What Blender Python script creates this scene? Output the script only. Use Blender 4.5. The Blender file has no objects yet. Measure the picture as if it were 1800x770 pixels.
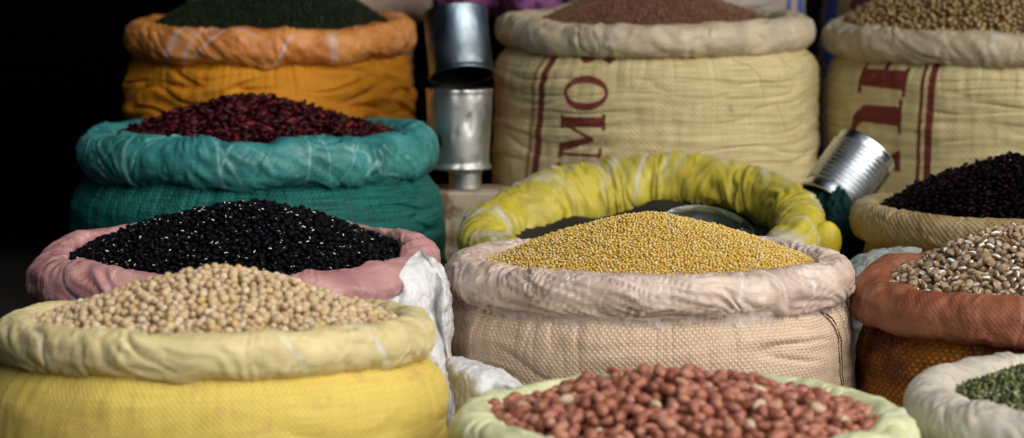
import bpy, bmesh, math, random
import numpy as np
from mathutils import Vector, Matrix, Quaternion

rng = np.random.default_rng(11)
random.seed(11)
C = bpy.context.scene.collection
PI = math.pi

# ------------------------------------------------------------------ camera frame
F = 4250.0                       # focal length in photo pixels (85 mm on 36 mm)
PITCH = 0.105
CAMZ = 1.10
SP, CP = math.sin(PITCH), math.cos(PITCH)

def at(px, py, d):
    """A point of the place seen at photo pixel (px, py) at depth d metres."""
    xc = (px - 900.0) / F * d
    yc = -(py - 385.0) / F * d
    return np.array([xc, d * CP + yc * SP, CAMZ - d * SP + yc * CP])

def project(P):
    x = P[:, 0]; y = P[:, 1]; z = P[:, 2] - CAMZ
    dep = y * CP - z * SP
    up = y * SP + z * CP
    return 900 + F * x / dep, 385 - F * up / dep, dep

# ------------------------------------------------------------------ noise (numpy gradient noise)
_perm = np.random.default_rng(3).permutation(256)
_perm = np.concatenate([_perm, _perm, _perm])
_grad = np.random.default_rng(4).normal(size=(256, 3))
_grad /= np.linalg.norm(_grad, axis=1)[:, None]

def noise(x, y, z, seed=0):
    x = np.asarray(x, float) + seed * 17.31; y = np.asarray(y, float) + seed * 5.77; z = np.asarray(z, float) + seed * 9.13
    x, y, z = np.broadcast_arrays(x, y, z)
    xi, yi, zi = np.floor(x).astype(int), np.floor(y).astype(int), np.floor(z).astype(int)
    xf, yf, zf = x - xi, y - yi, z - zi
    f = lambda t: t * t * t * (t * (t * 6 - 15) + 10)
    u, v, w = f(xf), f(yf), f(zf)
    out = 0
    for dx in (0, 1):
        for dy in (0, 1):
            for dz in (0, 1):
                h = _perm[_perm[_perm[(xi + dx) & 255] + ((yi + dy) & 255)] + ((zi + dz) & 255)]
                g = _grad[h]
                dot = g[..., 0] * (xf - dx) + g[..., 1] * (yf - dy) + g[..., 2] * (zf - dz)
                out = out + dot * (u if dx else 1 - u) * (v if dy else 1 - v) * (w if dz else 1 - w)
    return out * 1.6

def sstep(a, b, x):
    t = np.clip((x - a) / (b - a), 0, 1)
    return t * t * (3 - 2 * t)

# ------------------------------------------------------------------ mesh helpers
def mesh_np(name, V, Fc, mat, smooth=True, attrs=None, uv=None):
    """V (n,3); Fc (m,3) or (m,4). attrs: {name: (n,) or (n,3)}; uv (n,2) per vertex."""
    me = bpy.data.meshes.new(name)
    V = np.asarray(V, np.float32); Fc = np.asarray(Fc, np.int32)
    k = Fc.shape[1]
    me.vertices.add(len(V)); me.vertices.foreach_set('co', V.ravel())
    me.loops.add(Fc.size); me.loops.foreach_set('vertex_index', Fc.ravel())
    me.polygons.add(len(Fc)); me.polygons.foreach_set('loop_start', np.arange(0, Fc.size, k, dtype=np.int32))
    if smooth:
        me.polygons.foreach_set('use_smooth', np.ones(len(Fc), bool))
    if uv is not None:
        l = me.uv_layers.new(name='UVMap')
        l.data.foreach_set('uv', np.asarray(uv, np.float32)[Fc.ravel()].ravel())
    for an, a in (attrs or {}).items():
        a = np.asarray(a, np.float32)
        if a.ndim == 1:
            at_ = me.attributes.new(an, 'FLOAT', 'POINT'); at_.data.foreach_set('value', a)
        else:
            at_ = me.attributes.new(an, 'FLOAT_VECTOR', 'POINT'); at_.data.foreach_set('vector', a.ravel())
    me.update(calc_edges=True)
    if mat is not None:
        me.materials.append(mat)
    return me

def grid_faces(nu, nv, wrap_u=False, wrap_v=False):
    i = np.arange(nu if wrap_u else nu - 1); j = np.arange(nv if wrap_v else nv - 1)
    I, J = np.meshgrid(i, j, indexing='ij')
    I2, J2 = (I + 1) % nu, (J + 1) % nv
    return np.stack([I * nv + J, I2 * nv + J, I2 * nv + J2, I * nv + J2], -1).reshape(-1, 4)

def link(name, me, parent=None, loc=None):
    o = bpy.data.objects.new(name, me)
    C.objects.link(o)
    if parent is not None:
        o.parent = parent
        o.matrix_parent_inverse = Matrix.Translation(-parent.location)
    if loc is not None:
        o.location = loc
    return o

def tag(o, label=None, cat=None, group=None, kind=None):
    if label: o['label'] = label
    if cat: o['category'] = cat
    if group: o['group'] = group
    if kind: o['kind'] = kind
    return o

def empty(name, loc):
    o = bpy.data.objects.new(name, None); C.objects.link(o); o.location = loc
    return o

def grid_sheet(ctrl, nu, nv):
    """Smooth (Catmull-Rom) surface through a rectangular array of control points."""
    ctrl = np.asarray(ctrl, float)
    def interp(A, n):
        m = A.shape[0]
        t = np.linspace(0, m - 1, n); i = np.minimum(t.astype(int), m - 2); f = (t - i)
        f = f.reshape((-1,) + (1,) * (A.ndim - 1))
        p1, p2 = A[i], A[i + 1]
        p0 = np.where((i > 0).reshape(f.shape), A[np.maximum(i - 1, 0)], 2 * p1 - p2)
        p3 = np.where((i < m - 2).reshape(f.shape), A[np.minimum(i + 2, m - 1)], 2 * p2 - p1)
        return .5 * (2 * p1 + (p2 - p0) * f + (2 * p0 - 5 * p1 + 4 * p2 - p3) * f * f + (3 * p1 - p0 - 3 * p2 + p3) * f ** 3)
    A = interp(ctrl, nu)
    A = interp(A.transpose(1, 0, 2), nv).transpose(1, 0, 2)
    return A

def grid_normals(A):
    du = np.gradient(A, axis=0); dv = np.gradient(A, axis=1)
    n = np.cross(du, dv); n /= np.linalg.norm(n, axis=2)[..., None] + 1e-12
    return n

# ------------------------------------------------------------------ node helpers
class Mat:
    def __init__(s, name):
        s.m = bpy.data.materials.new(name); s.m.use_nodes = True
        s.nt = s.m.node_tree; s.nt.nodes.clear()
        s.out = s.n('ShaderNodeOutputMaterial')
    def n(s, t, **kw):
        nd = s.nt.nodes.new(t)
        for k, v in kw.items(): setattr(nd, k, v)
        return nd
    def set(s, sock, v):
        if v is None: return
        if isinstance(v, bpy.types.NodeSocket): s.nt.links.new(v, sock)
        elif isinstance(v, (tuple, list)) and len(v) == 3 and sock.type == 'RGBA': sock.default_value = (*v, 1)
        else: sock.default_value = v
    def math(s, op, a, b=None, c=None, clamp=False):
        nd = s.n('ShaderNodeMath', operation=op, use_clamp=clamp)
        s.set(nd.inputs[0], a); s.set(nd.inputs[1], b)
        if c is not None: s.set(nd.inputs[2], c)
        return nd.outputs[0]
    def mix(s, f, a, b, blend='MIX'):
        nd = s.n('ShaderNodeMix', data_type='RGBA', blend_type=blend)
        s.set(nd.inputs[0], f); s.set(nd.inputs[6], a); s.set(nd.inputs[7], b)
        return nd.outputs[2]
    def ramp(s, x, a, b, lo=0., hi=1.):
        nd = s.n('ShaderNodeMapRange', interpolation_type='SMOOTHSTEP')
        s.set(nd.inputs[0], x); s.set(nd.inputs[1], a); s.set(nd.inputs[2], b); s.set(nd.inputs[3], lo); s.set(nd.inputs[4], hi)
        return nd.outputs[0]
    def noise(s, vec, scale, detail=3, rough=.55):
        nd = s.n('ShaderNodeTexNoise'); s.set(nd.inputs['Vector'], vec)
        nd.inputs['Scale'].default_value = scale; nd.inputs['Detail'].default_value = detail; nd.inputs['Roughness'].default_value = rough
        return nd.outputs[0]
    def coord(s, which='Object'):
        return s.n('ShaderNodeTexCoord').outputs[which]
    def attr(s, name, out='Fac'):
        return s.n('ShaderNodeAttribute', attribute_name=name).outputs[out]
    def sep(s, v):
        nd = s.n('ShaderNodeSeparateXYZ'); s.set(nd.inputs[0], v); return nd.outputs
    def comb(s, x, y, z):
        nd = s.n('ShaderNodeCombineXYZ')
        for i, v in enumerate((x, y, z)): s.set(nd.inputs[i], v)
        return nd.outputs[0]
    def dot(s, v, w):
        nd = s.n('ShaderNodeVectorMath', operation='DOT_PRODUCT'); s.set(nd.inputs[0], v); nd.inputs[1].default_value = w
        return nd.outputs['Value']
    def bump(s, h, dist, strength=1.0, normal=None):
        nd = s.n('ShaderNodeBump'); s.set(nd.inputs['Height'], h)
        nd.inputs['Distance'].default_value = dist; nd.inputs['Strength'].default_value = strength
        if normal is not None: s.set(nd.inputs['Normal'], normal)
        return nd.outputs[0]
    def bsdf(s, color, rough=.5, normal=None, metal=0., spec=.5, coat=0., coat_r=.2, sheen=0., trans=None, alpha=None):
        b = s.n('ShaderNodeBsdfPrincipled')
        s.set(b.inputs['Base Color'], color); s.set(b.inputs['Roughness'], rough); s.set(b.inputs['Normal'], normal)
        b.inputs['Metallic'].default_value = metal; b.inputs['Specular IOR Level'].default_value = spec
        b.inputs['Coat Weight'].default_value = coat; b.inputs['Coat Roughness'].default_value = coat_r
        b.inputs['Sheen Weight'].default_value = sheen
        if trans is not None: b.inputs['Transmission Weight'].default_value = trans
        if alpha is not None: s.set(b.inputs['Alpha'], alpha)
        s.nt.links.new(b.outputs[0], s.out.inputs[0])
        return b

def scale3(c, k): return tuple(min(1, x * k) for x in c)

def weave(name, cola, colb, cell, contrast=.35, bump=.5, rough=.6, prints=(), stain=0., stain_col=(.05, .035, .02), fibre=.25,
          patch=None, coat=0.):
    """Woven plastic tape fabric: alternating over/under tapes, fibres, wear, printed marks."""
    M = Mat(name)
    uvn = M.n('ShaderNodeUVMap').outputs[0]
    obj = M.coord('Object')
    wob = M.noise(obj, 9, 2)
    su = M.sep(uvn); u, v = su[0], su[1]
    u2 = M.math('ADD', u, M.math('MULTIPLY', M.math('SUBTRACT', wob, .5), cell * 3))
    v2 = M.math('ADD', v, M.math('MULTIPLY', M.math('SUBTRACT', M.noise(obj, 6.3, 2), .5), cell * 4))
    a = M.math('SINE', M.math('MULTIPLY', u2, PI / cell)); b = M.math('SINE', M.math('MULTIPLY', v2, PI / cell))
    prod = M.math('MULTIPLY', a, b)
    h = M.math('MULTIPLY_ADD', prod, .5, .5)
    gap = M.ramp(M.math('MINIMUM', M.math('ABSOLUTE', a), M.math('ABSOLUTE', b)), 0., .45)
    amt = M.ramp(M.noise(obj, 7, 3), .3, .7, .45, 1.0)
    fib = M.noise(M.comb(M.math('MULTIPLY', u, 12), M.math('MULTIPLY', v, 420), 0), 1.0, 2)
    fib2 = M.noise(M.comb(M.math('MULTIPLY', u, 380), M.math('MULTIPLY', v, 10), 3.), 1.0, 2)
    col = M.mix(M.math('MULTIPLY', M.math('SUBTRACT', 1., M.math('MULTIPLY', h, gap)), M.math('MULTIPLY', amt, contrast)), cola, colb)
    col = M.mix(M.math('MULTIPLY', M.ramp(fib, .42, .62), fibre), col, colb)
    col = M.mix(M.math('MULTIPLY', M.ramp(fib2, .48, .66), fibre * .6), col, colb)
    col = M.mix(M.ramp(M.noise(obj, 14, 4), .45, .75, 0, .25), col, scale3(cola, 1.15))
    if patch is not None:
        pc, sc, lo, hi, k = patch
        col = M.mix(M.ramp(M.noise(M.comb(M.math('MULTIPLY', u, sc), M.math('MULTIPLY', v, sc * 1.6), 5.), 1.0, 3), lo, hi, 0, k), col, pc)
    if prints:
        jit = M.math('MULTIPLY', M.math('SUBTRACT', M.noise(M.comb(M.math('MULTIPLY', u, 330), M.math('MULTIPLY', v, 330), 0), 1, 1), .5), .004)
        pv = M.comb(M.math('ADD', u, jit), M.math('SUBTRACT', v, jit), 1.0)
        wear = M.ramp(M.noise(obj, 60, 4), .22, .38, .75, 1.0)
        wear = M.math('MULTIPLY', wear, M.ramp(M.math('MULTIPLY', h, gap), 0., .35, .90, 1.))
        for shapes, pcol, k in prints:
            acc = None
            for sh in shapes:
                if sh[0] == 'poly':
                    P = np.asarray(sh[1], float); ctr = P.mean(0); m_ = None
                    for i in range(len(P)):
                        p, q = P[i], P[(i + 1) % len(P)]
                        nx, ny = q[1] - p[1], p[0] - q[0]; L = math.hypot(nx, ny) + 1e-12
                        nx, ny = nx / L, ny / L; c_ = -(nx * p[0] + ny * p[1])
                        if nx * ctr[0] + ny * ctr[1] + c_ < 0: nx, ny, c_ = -nx, -ny, -c_
                        dd = M.dot(pv, (nx, ny, c_))
                        m_ = dd if m_ is None else M.math('MINIMUM', m_, dd)
                else:                                   # ring: ('ring', centre, outer half axes, inner half axes)
                    (x0, y0), (oa, ob), (ia, ib) = sh[1:]
                    def ell(A, B):
                        q = M.math('SQRT', M.math('ADD', M.math('POWER', M.dot(pv, (1 / A, 0, -x0 / A)), 2), M.math('POWER', M.dot(pv, (0, 1 / B, -y0 / B)), 2)))
                        return M.math('MULTIPLY', M.math('SUBTRACT', 1., q), min(A, B))
                    m_ = M.math('MINIMUM', ell(oa, ob), M.math('MULTIPLY', ell(ia, ib), -1.))
                acc = m_ if acc is None else M.math('MAXIMUM', acc, m_)
            col = M.mix(M.math('MULTIPLY', M.ramp(acc, -.0006, .0006), M.math('MULTIPLY', wear, k)), col, pcol)
    if stain:
        st = M.ramp(M.noise(M.comb(M.math('MULTIPLY', u, 16), M.math('MULTIPLY', v, 11), 1.3), 1., 5, .65), .62, .74, 0, stain)
        col = M.mix(st, col, stain_col)
    nrm = M.bump(M.math('ADD', M.math('MULTIPLY', h, gap), M.math('MULTIPLY', fib, .5)), cell * .5, bump)
    M.bsdf(col, rough, nrm, spec=.22, coat=coat, coat_r=.35)
    return M.m

def rimmat(name, base, dark, film, rough=.5, coat=.15, wv=.0, cell=.006, spots=0., sk=.62):
    """Rolled liner: thin plastic / fabric with creases whose edges turn whiter where the film doubles."""
    M = Mat(name)
    uvn = M.n('ShaderNodeUVMap').outputs[0]; su = M.sep(uvn); u, v = su[0], su[1]
    obj = M.coord('Object')
    st = M.attr('streak'); cr = M.attr('crease')
    n1 = M.noise(obj, 16, 4); n2 = M.noise(obj, 55, 4)
    col = M.mix(M.ramp(n1, .35, .7), base, dark)
    fibre = M.noise(M.comb(M.math('MULTIPLY', u, 40), M.math('MULTIPLY', v, 240), 0), 1., 2)
    col = M.mix(M.ramp(fibre, .45, .7, 0, .22), col, dark)
    col = M.mix(M.math('MULTIPLY', M.ramp(cr, .55, 1.), M.ramp(n2, .35, .6, .1, .7)), col, film)
    col = M.mix(M.math('MULTIPLY', st, M.ramp(n2, .25, .6, .18, sk)), col, film)
    if spots:
        vr = M.n('ShaderNodeTexVoronoi'); M.set(vr.inputs['Vector'], obj); vr.inputs['Scale'].default_value = 16
        col = M.mix(M.math('MULTIPLY', M.ramp(vr.outputs['Distance'], .10, .05), M.math('MULTIPLY', M.ramp(M.noise(obj, 5, 2), .5, .6), spots)), col, (.02, .017, .015))
    hgt = M.math('ADD', M.math('MULTIPLY', n2, .6), M.math('MULTIPLY', fibre, .4))
    if wv:
        a = M.math('SINE', M.math('MULTIPLY', u, PI / cell)); b = M.math('SINE', M.math('MULTIPLY', v, PI / cell))
        w = M.math('MULTIPLY_ADD', M.math('MULTIPLY', a, b), .5, .5)
        col = M.mix(M.math('MULTIPLY', w, wv), col, dark)
        hgt = M.math('ADD', hgt, M.math('MULTIPLY', w, wv * 2))
    nrm = M.bump(hgt, .0022, .8)
    M.bsdf(col, M.ramp(n2, .3, .7, rough - .08, rough + .12), nrm, spec=.35, coat=coat, coat_r=.3)
    return M.m

# ------------------------------------------------------------------ sacks
SACKS = {}
OCC = []           # occluding surface points for the visibility ranking

def sack(key, label, cx, cy, W, d, tr, tz, Rb, rim_m, body_m, ground=0., tilt=0., roll=0., seed=1, wob=.02, wobz=5, lump=.10,
         wr=1.0, wf=34, twist=.35, streak=(9, .05), fold=1.0, fz=34, pucker=1.0, bulge=.0, nu=840, nv=60, bx=0, sharp=0.5, front=None, film_m=None,
         cat='sack', flare=0., tube=None, lean=0.):
    k = d / F
    c = at(cx, cy, d)
    Rp = (W / 2 - tr) * k; TR, TZ = tr * k, tz * k; RB = Rb * k
    root = empty('sack', (c[0], c[1], ground))
    tag(root, label, cat, 'open sacks of pulses and grain')
    th = np.linspace(-PI, PI, nu, endpoint=False)[:, None]
    thm = th % (2 * PI)
    ph = np.linspace(-.8 * PI, 1.2 * PI, nv, endpoint=False)[None, :]
    ct, stt = np.cos(th), np.sin(th)
    def ring(f, s, z=0.): return noise(f * ct + 40, f * stt, z + 0 * ct, seed + s)
    rr = Rp * (1 + wob * ring(1.4, 1) + wob * .5 * ring(4., 2))
    zz = wobz * k * (ring(1.5, 3) * 1.2 + ring(4.5, 4) * .7)
    if front is not None: zz = zz + front(thm) * k
    tb = tube(thm) if tube is not None else 1 + 0 * th
    rr = rr - TR * (tb - 1)
    a = tb * TR * (1 + lump * ring(3., 5) + lump * .7 * ring(8., 6)); b = tb * TZ * (1 + lump * ring(3.3, 7) + lump * .6 * ring(9., 8))
    cph, sph = np.cos(ph), np.sin(ph)
    e = .9
    cx_, sx_ = np.sign(cph) * np.abs(cph) ** e, np.sign(sph) * np.abs(sph) ** e
    # crease fields (twisted around the tube)
    twl = twist * (.55 + 1.3 * ring(2.2, 40))
    wx = .06 * ring(5., 9) + .03 * noise(7 * ct + ph * .5, 7 * stt, ph * .9, seed + 41)
    s1 = th + twl * .34 * ph + wx; s2 = th - twl * .25 * ph + wx * .7
    def cf(s, f, g, sd): return noise(f * np.cos(s) + 20, f * np.sin(s), g * ph + 0 * th, seed + sd)
    n0 = cf(s1, wf * .22, .5, 42); n1 = cf(s1, wf * .5, .5, 11); n2 = cf(s2, wf, .9, 12); n3 = cf(s1, wf * 2.2, 1.8, 13)
    msk = sstep(-.10, .55, cf(th + 0 * ph, 4.2, .5, 14)); mk2 = sstep(0., .5, cf(th + 0 * ph, 6.5, .8, 43))
    ridge = 1 - np.clip(np.abs(n1) * 4.5, 0, 1); ridge2 = 1 - np.clip(np.abs(n2) * 4., 0, 1)
    disp = wr * k * (4.0 * n0 + 3.4 * n1 * (.25 + msk) + 2.6 * n2 * (.12 + mk2) + 1.1 * n3 * (.15 + msk) + sharp * (2.6 * ridge * msk + 2.2 * ridge2 * mk2))
    fac = np.max([np.abs(cf(s1, wf * .30, 1.0, 50 + i)) for i in range(3)], axis=0) - .38
    fac2 = np.max([np.abs(cf(s2, wf * .75, 2.0, 55 + i)) for i in range(3)], axis=0) - .38
    disp = disp * .75 + wr * k * (9.0 * fac + 4.5 * fac2 * (.3 + mk2))
    pin = cf(s1, wf * .22, .3, 15); disp = disp - wr * k * 5.0 * (1 - sstep(0, .09, np.abs(pin))) * sstep(0, .3, cf(th + 0 * ph, 3., .2, 44))
    ridge2 = ridge2 * mk2
    R = rr + (a + disp) * cx_ - lean * a * np.sign(sx_) * np.abs(sx_) ** 1.6
    Z = zz + (b + disp) * sx_ - flare * 0
    X, Y = R * stt, -R * ct
    tx, tr_ = math.tan(tilt), math.tan(roll)
    Z = Z + Y * tx + X * tr_
    P = np.stack([c[0] + X, c[1] + Y, c[2] + Z + 0 * X], -1).reshape(-1, 3)
    ns, sw = streak
    sr = np.random.default_rng(seed * 7 + 1); st = np.zeros(np.broadcast(th, ph).shape)
    for _ in range(ns):
        t0, wi, sl, p0, pw = sr.random() * 2 * PI, sw * (.25 + .75 * sr.random() ** 2), sr.normal() * .09, sr.normal() * .6 + .4, .8 + 1.2 * sr.random()
        dth = (th + sl * ph + .012 * noise(0 * th + t0 * 9, ph * .9 + 0 * th, 0., seed) - t0 + PI) % (2 * PI) - PI
        st = np.maximum(st, np.exp(-np.abs(dth / wi) ** 3) * np.exp(-np.abs((ph - p0) / pw) ** 4))
    uv = np.stack([(th * Rp + 0 * ph), (ph * TR + 0 * th)], -1).reshape(-1, 2)
    me = mesh_np('rolled_rim', P, grid_faces(nu, nv, True, True), rim_m, attrs={'streak': st.ravel(), 'crease': np.maximum(ridge * msk, ridge2 * .9).ravel()}, uv=uv)
    rim = link('rolled_rim', me, root)
    OCC.append(P)
    # inside lining
    t = np.linspace(0, 1, 12)[None, :]
    Rl = (rr - .35 * TR) * (1 - .10 * t) + k * 2 * noise(9 * ct + 3, 9 * stt, 2 * t, seed + 30)
    Zl = zz - .3 * TZ - .16 * t
    Xl, Yl = Rl * stt, -Rl * ct
    Pl = np.stack([c[0] + Xl, c[1] + Yl, c[2] + Zl + Yl * tx + Xl * tr_], -1).reshape(-1, 3)
    link('lining', mesh_np('lining', Pl, grid_faces(nu, 12, True, False)[:, ::-1], rim_m, attrs={'streak': np.zeros(len(Pl)), 'crease': np.zeros(len(Pl))},
                           uv=np.stack([th * Rp + 0 * t, -.16 * t + 0 * th], -1).reshape(-1, 2)), root)
    # woven body
    Hb = c[2] - ground
    zt = -.35 * TZ
    depth = np.concatenate([np.linspace(0, .30, 170)[:-1], np.linspace(.30, 1., 26)])[None, :] * (Hb + zt)
    r0 = Rp - .25 * TR
    sh = 1 - np.exp(-(depth / (TZ * 1.0)) ** 1.7)
    Rbod = r0 + (RB - r0) * sh + bulge * k * np.sin(np.clip(depth / Hb * 2.2, 0, PI)) - .03 * RB * sstep(.7, 1., depth / (Hb + zt))
    thb = th
    mo = noise(2.2 * ct + 9, 2.2 * stt, depth * 9, seed + 20)
    zc = depth * fz + .9 * noise(1.5 * ct, 1.5 * stt, depth * 4, seed + 21)
    f1 = noise(1.6 * ct + 3, 1.6 * stt, zc, seed + 22); f2 = noise(2.6 * ct + 7, 2.6 * stt, zc * 2.3, seed + 23)
    f3 = noise(16 * ct + 7, 16 * stt, depth * 26, seed + 24)
    ridge_f = 1 - np.clip(np.abs(f1) * 5.0, 0, 1)
    pk = noise(11 * ct, 11 * stt, depth * 5, seed + 25); pk2 = noise(24 * ct, 24 * stt, depth * 9, seed + 26)
    fade = np.exp(-depth / (TZ * 1.3))
    env = sstep(0., .05, depth)
    disp = k * (fold * env * (-5.0 * ridge_f * sstep(-.3, .3, mo) + 4.0 * f1 + 2.2 * f2) + 1.2 * f3 + pucker * fade * (7 * pk - 6 * (1 - sstep(0, .16, np.abs(pk))) + 4 * pk2)) + 6 * k * mo
    Rbod = Rbod + disp + bx * k
    Xb, Yb = Rbod * stt, -Rbod * ct
    Zb = zz * np.exp(-depth / .1) + zt - depth
    Zb = Zb + (Yb * tx + Xb * tr_) * np.exp(-depth / .35)
    Pb = np.stack([c[0] + Xb, c[1] + Yb, c[2] + Zb + 0 * Xb], -1)
    Pb[..., 2] = np.maximum(Pb[..., 2], ground + .002); Pb = Pb.reshape(-1, 3)
    tw = ((th + PI) % (2 * PI)) - PI
    uvb = np.stack([tw * RB + 0 * depth, Zb + 0 * tw], -1).reshape(-1, 2)
    link('woven_body', mesh_np('woven_body', Pb, grid_faces(nu, depth.shape[1], True, False)[:, ::-1], body_m, uv=uvb), root)
    OCC.append(Pb.reshape(nu, -1, 3)[::2, :170:3].reshape(-1, 3))
    SACKS[key] = dict(c=c, k=k, Rp=Rp, TR=TR, TZ=TZ, RB=RB, tx=tx, tr=tr_, root=root, d=d, cx=cx, cy=cy, Rb=Rb, zz=zz[:, 0], rr=rr[:, 0], film=film_m, seed=seed, th=th, a=a, b=b)
    return root

def px2uv(cx, cy, d, Rb, tilt=0.):
    """photo pixel on a sack's front -> (u, v) metres on its cloth"""
    R = Rb * d / F; el = PITCH + (cy - 385) / F + tilt
    def f(x, y):
        s = (x - cx) / F; t = 0.
        for _ in range(12):
            t = math.asin(max(-.999, min(.999, s * (d - R * math.cos(t)) / R)))
        yc = cy + Rb * math.sin(el) * math.cos(t)
        return R * (t - math.atan((cx - 900) / F)), (yc - y) * (d - R * math.cos(t)) / F
    return f

# ---- printed marks
def polyline(pts, w):
    out = []
    for (x1, y1), (x2, y2) in zip(pts[:-1], pts[1:]):
        L = math.hypot(x2 - x1, y2 - y1) + 1e-9; nx, ny = -(y2 - y1) / L * w, (x2 - x1) / L * w
        out.append(('poly', [(x1 + nx, y1 + ny), (x2 + nx, y2 + ny), (x2 - nx, y2 - ny), (x1 - nx, y1 - ny)]))
    return out
def zoomed(q, x0, s):
    return lambda pts: [q(x0 + x / s, y / s) for x, y in pts]

q = px2uv(1152, 52, 4.26, 286, .02); z_ = zoomed(q, 860, 2.263)
RED = (.14, .002, .012)
def ringpx(q, x, y, oa, ob, ia, ib, k): return ('ring', q(x, y), (oa * k, ob * k), (ia * k, ib * k))
kk = 4.26 / F
mo_shapes = [
    ('poly', z_([(214, 200), (240, 200), (194, 760), (168, 760)])),
    ringpx(q, 1030, 169, 40, 29, 34, 16.5, kk),
    ('poly', z_([(292, 474), (455, 480), (455, 522), (292, 512)])), ('poly', z_([(452, 466), (466, 468), (463, 534), (449, 530)])),
    ('poly', z_([(290, 466), (303, 467), (298, 524), (285, 522)])),
    ('poly', z_([(290, 506), (302, 500), (420, 562), (412, 574)])), ('poly', z_([(280, 580), (285, 618), (420, 576), (412, 556)])),
    ('poly', z_([(277, 618), (277, 631), (448, 640), (448, 628)])), ('poly', z_([(437, 603), (450, 604), (447, 652), (434, 651)])),
    ('poly', z_([(276, 585), (288, 586), (284, 640), (271, 640)])),
    ('poly', z_([(270, 660), (284, 660), (280, 760), (266, 760)])), ('poly', z_([(284, 668), (300, 668), (300, 690), (284, 690)])),
    ('poly', z_([(355, 655), (392, 655), (385, 668), (372, 672)])), ('poly', z_([(266, 690), (440, 702), (440, 740), (266, 725)])),
    ('poly', z_([(322, 222), (404, 226), (392, 256), (340, 254)])), ('poly', z_([(338, 250), (394, 252), (378, 264), (356, 264)])),
    ('poly', z_([(425, 250), (482, 226), (486, 252), (470, 270)])),
]
w_ = lambda pts: [q(900 + x / 2, y / 2) for x, y in pts]
mo_dirt = polyline(w_([(800, 222), (850, 238), (878, 290), (924, 297)]), .0016) + polyline(w_([(872, 270), (884, 330), (888, 365)]), .0012) + \
    polyline(w_([(930, 370), (950, 420), (964, 470)]), .0014) + polyline(w_([(880, 478), (1000, 482)]), .0009) + \
    polyline(w_([(-20, 322), (60, 318), (200, 324)]), .0012) + polyline(w_([(20, 400), (70, 404), (84, 398)]), .0035) + polyline(w_([(970, 205), (985, 240)]), .0018)
mo_thin = [('poly', z_([(184, 200), (199, 200), (157, 760), (142, 760)]))]
q2 = px2uv(1735, 66, 4.28, 284, .02); y_ = zoomed(q2, 1440, 2.264)
jh_shapes = [
    ('poly', y_([(412, 200), (428, 200), (408, 760), (392, 760)])), ('poly', y_([(444, 200), (474, 200), (452, 760), (422, 760)])),
    ('poly', y_([(165, 285), (345, 294), (343, 374), (165, 354)])), ('poly', y_([(160, 258), (174, 258), (168, 384), (152, 384)])),
    ('poly', y_([(340, 282), (354, 284), (342, 404), (328, 402)])), ('poly', y_([(246, 190), (266, 190), (264, 292), (244, 292)])),
    ('poly', y_([(162, 170), (182, 170), (180, 258), (164, 262)])), ('poly', y_([(342, 170), (360, 170), (356, 250), (342, 250)])),
    ('poly', y_([(182, 430), (328, 440), (328, 520), (182, 500)])), ('poly', y_([(182, 430), (183, 500), (160, 512), (146, 470)])),
    ('poly', y_([(146, 466), (164, 500), (152, 545), (131, 545)])), ('poly', y_([(322, 408), (336, 410), (332, 552), (318, 550)])),
    ('poly', y_([(131, 540), (152, 540), (158, 610), (136, 600)])), ('poly', y_([(286, 640), (330, 610), (333, 704), (290, 694)])),
]
q3 = px2uv(1140, 479, 3.12, 362)
seam = [q3(x - 20, y) for x, y in ((1455, 500), (1476, 530), (1492, 560), (1498, 600), (1501, 640), (1502.3, 700), (1502.4, 760))]
seam_shapes = polyline([(u_, v_) for u_, v_ in seam], .0020) + polyline([(u_ + .0075, v_ + .001) for u_, v_ in seam], .0020)

# ---- materials of the sacks
yel_body = weave('yellow_weave', (.72, .57, .14), (.50, .36, .06), .0034, .5, .5, .55, fibre=.3, patch=((.50, .25, .13), 26, .58, .68, .35))
yel_rim = rimmat('cream_liner', (.66, .57, .29), (.52, .44, .22), (.64, .67, .64), .55, .05)
pink_rim = rimmat('pink_liner', (.52, .285, .27), (.37, .175, .18), (.66, .50, .53), .46, .15, .05, .003)
tan_body = weave('tan_weave', (.46, .30, .19), (.22, .13, .08), .0046, .6, .8, .6)
teal_body = weave('teal_weave', (.009, .155, .135), (.003, .045, .042), .0042, .6, .6, .5, fibre=.9)
teal_rim = rimmat('teal_liner', (.045, .235, .235), (.012, .115, .12), (.24, .46, .46), .45, .12)
or_body = weave('orange_weave', (.68, .29, .018), (.38, .125, .006), .0048, .5, .6, .5, fibre=.35)
or_rim = rimmat('orange_liner', (.64, .28, .075), (.46, .15, .025), (.56, .50, .52), .45, .12)
peach_body = weave('peach_weave', (.82, .64, .48), (.42, .28, .18), .0038, .62, .9, .55, prints=[(seam_shapes, (.07, .006, .008), .97)], fibre=.12)
peach_rim = rimmat('clear_liner_over_peach', (.70, .58, .49), (.48, .37, .31), (.84, .82, .84), .40, .25)
pale_rim = rimmat('pale_green_liner', (.70, .72, .42), (.58, .61, .34), (.74, .80, .74), .5, .1)
pale_body = weave('pale_green_weave', (.55, .58, .28), (.3, .3, .12), .004)
white_rim = rimmat('white_liner', (.64, .59, .49), (.50, .45, .36), (.68, .70, .72), .5, .1)
white_body = weave('white_weave', (.5, .46, .38), (.3, .26, .2), .004)
rust_rim = rimmat('rust_liner', (.33, .125, .062), (.21, .068, .035), (.44, .26, .19), .48, .12, .10, .003)
rust_body = weave('rust_weave', (.66, .27, .02), (.065, .010, .006), .0054, 1.0, .8, .5, fibre=.15, patch=((.075, .012, .008), 8, .38, .56, .88))
film_yellow_rim = rimmat('yellow_rim_under_film', (.50, .42, .04), (.38, .33, .06), (.50, .50, .47), .48, .1, sk=.9)
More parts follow.
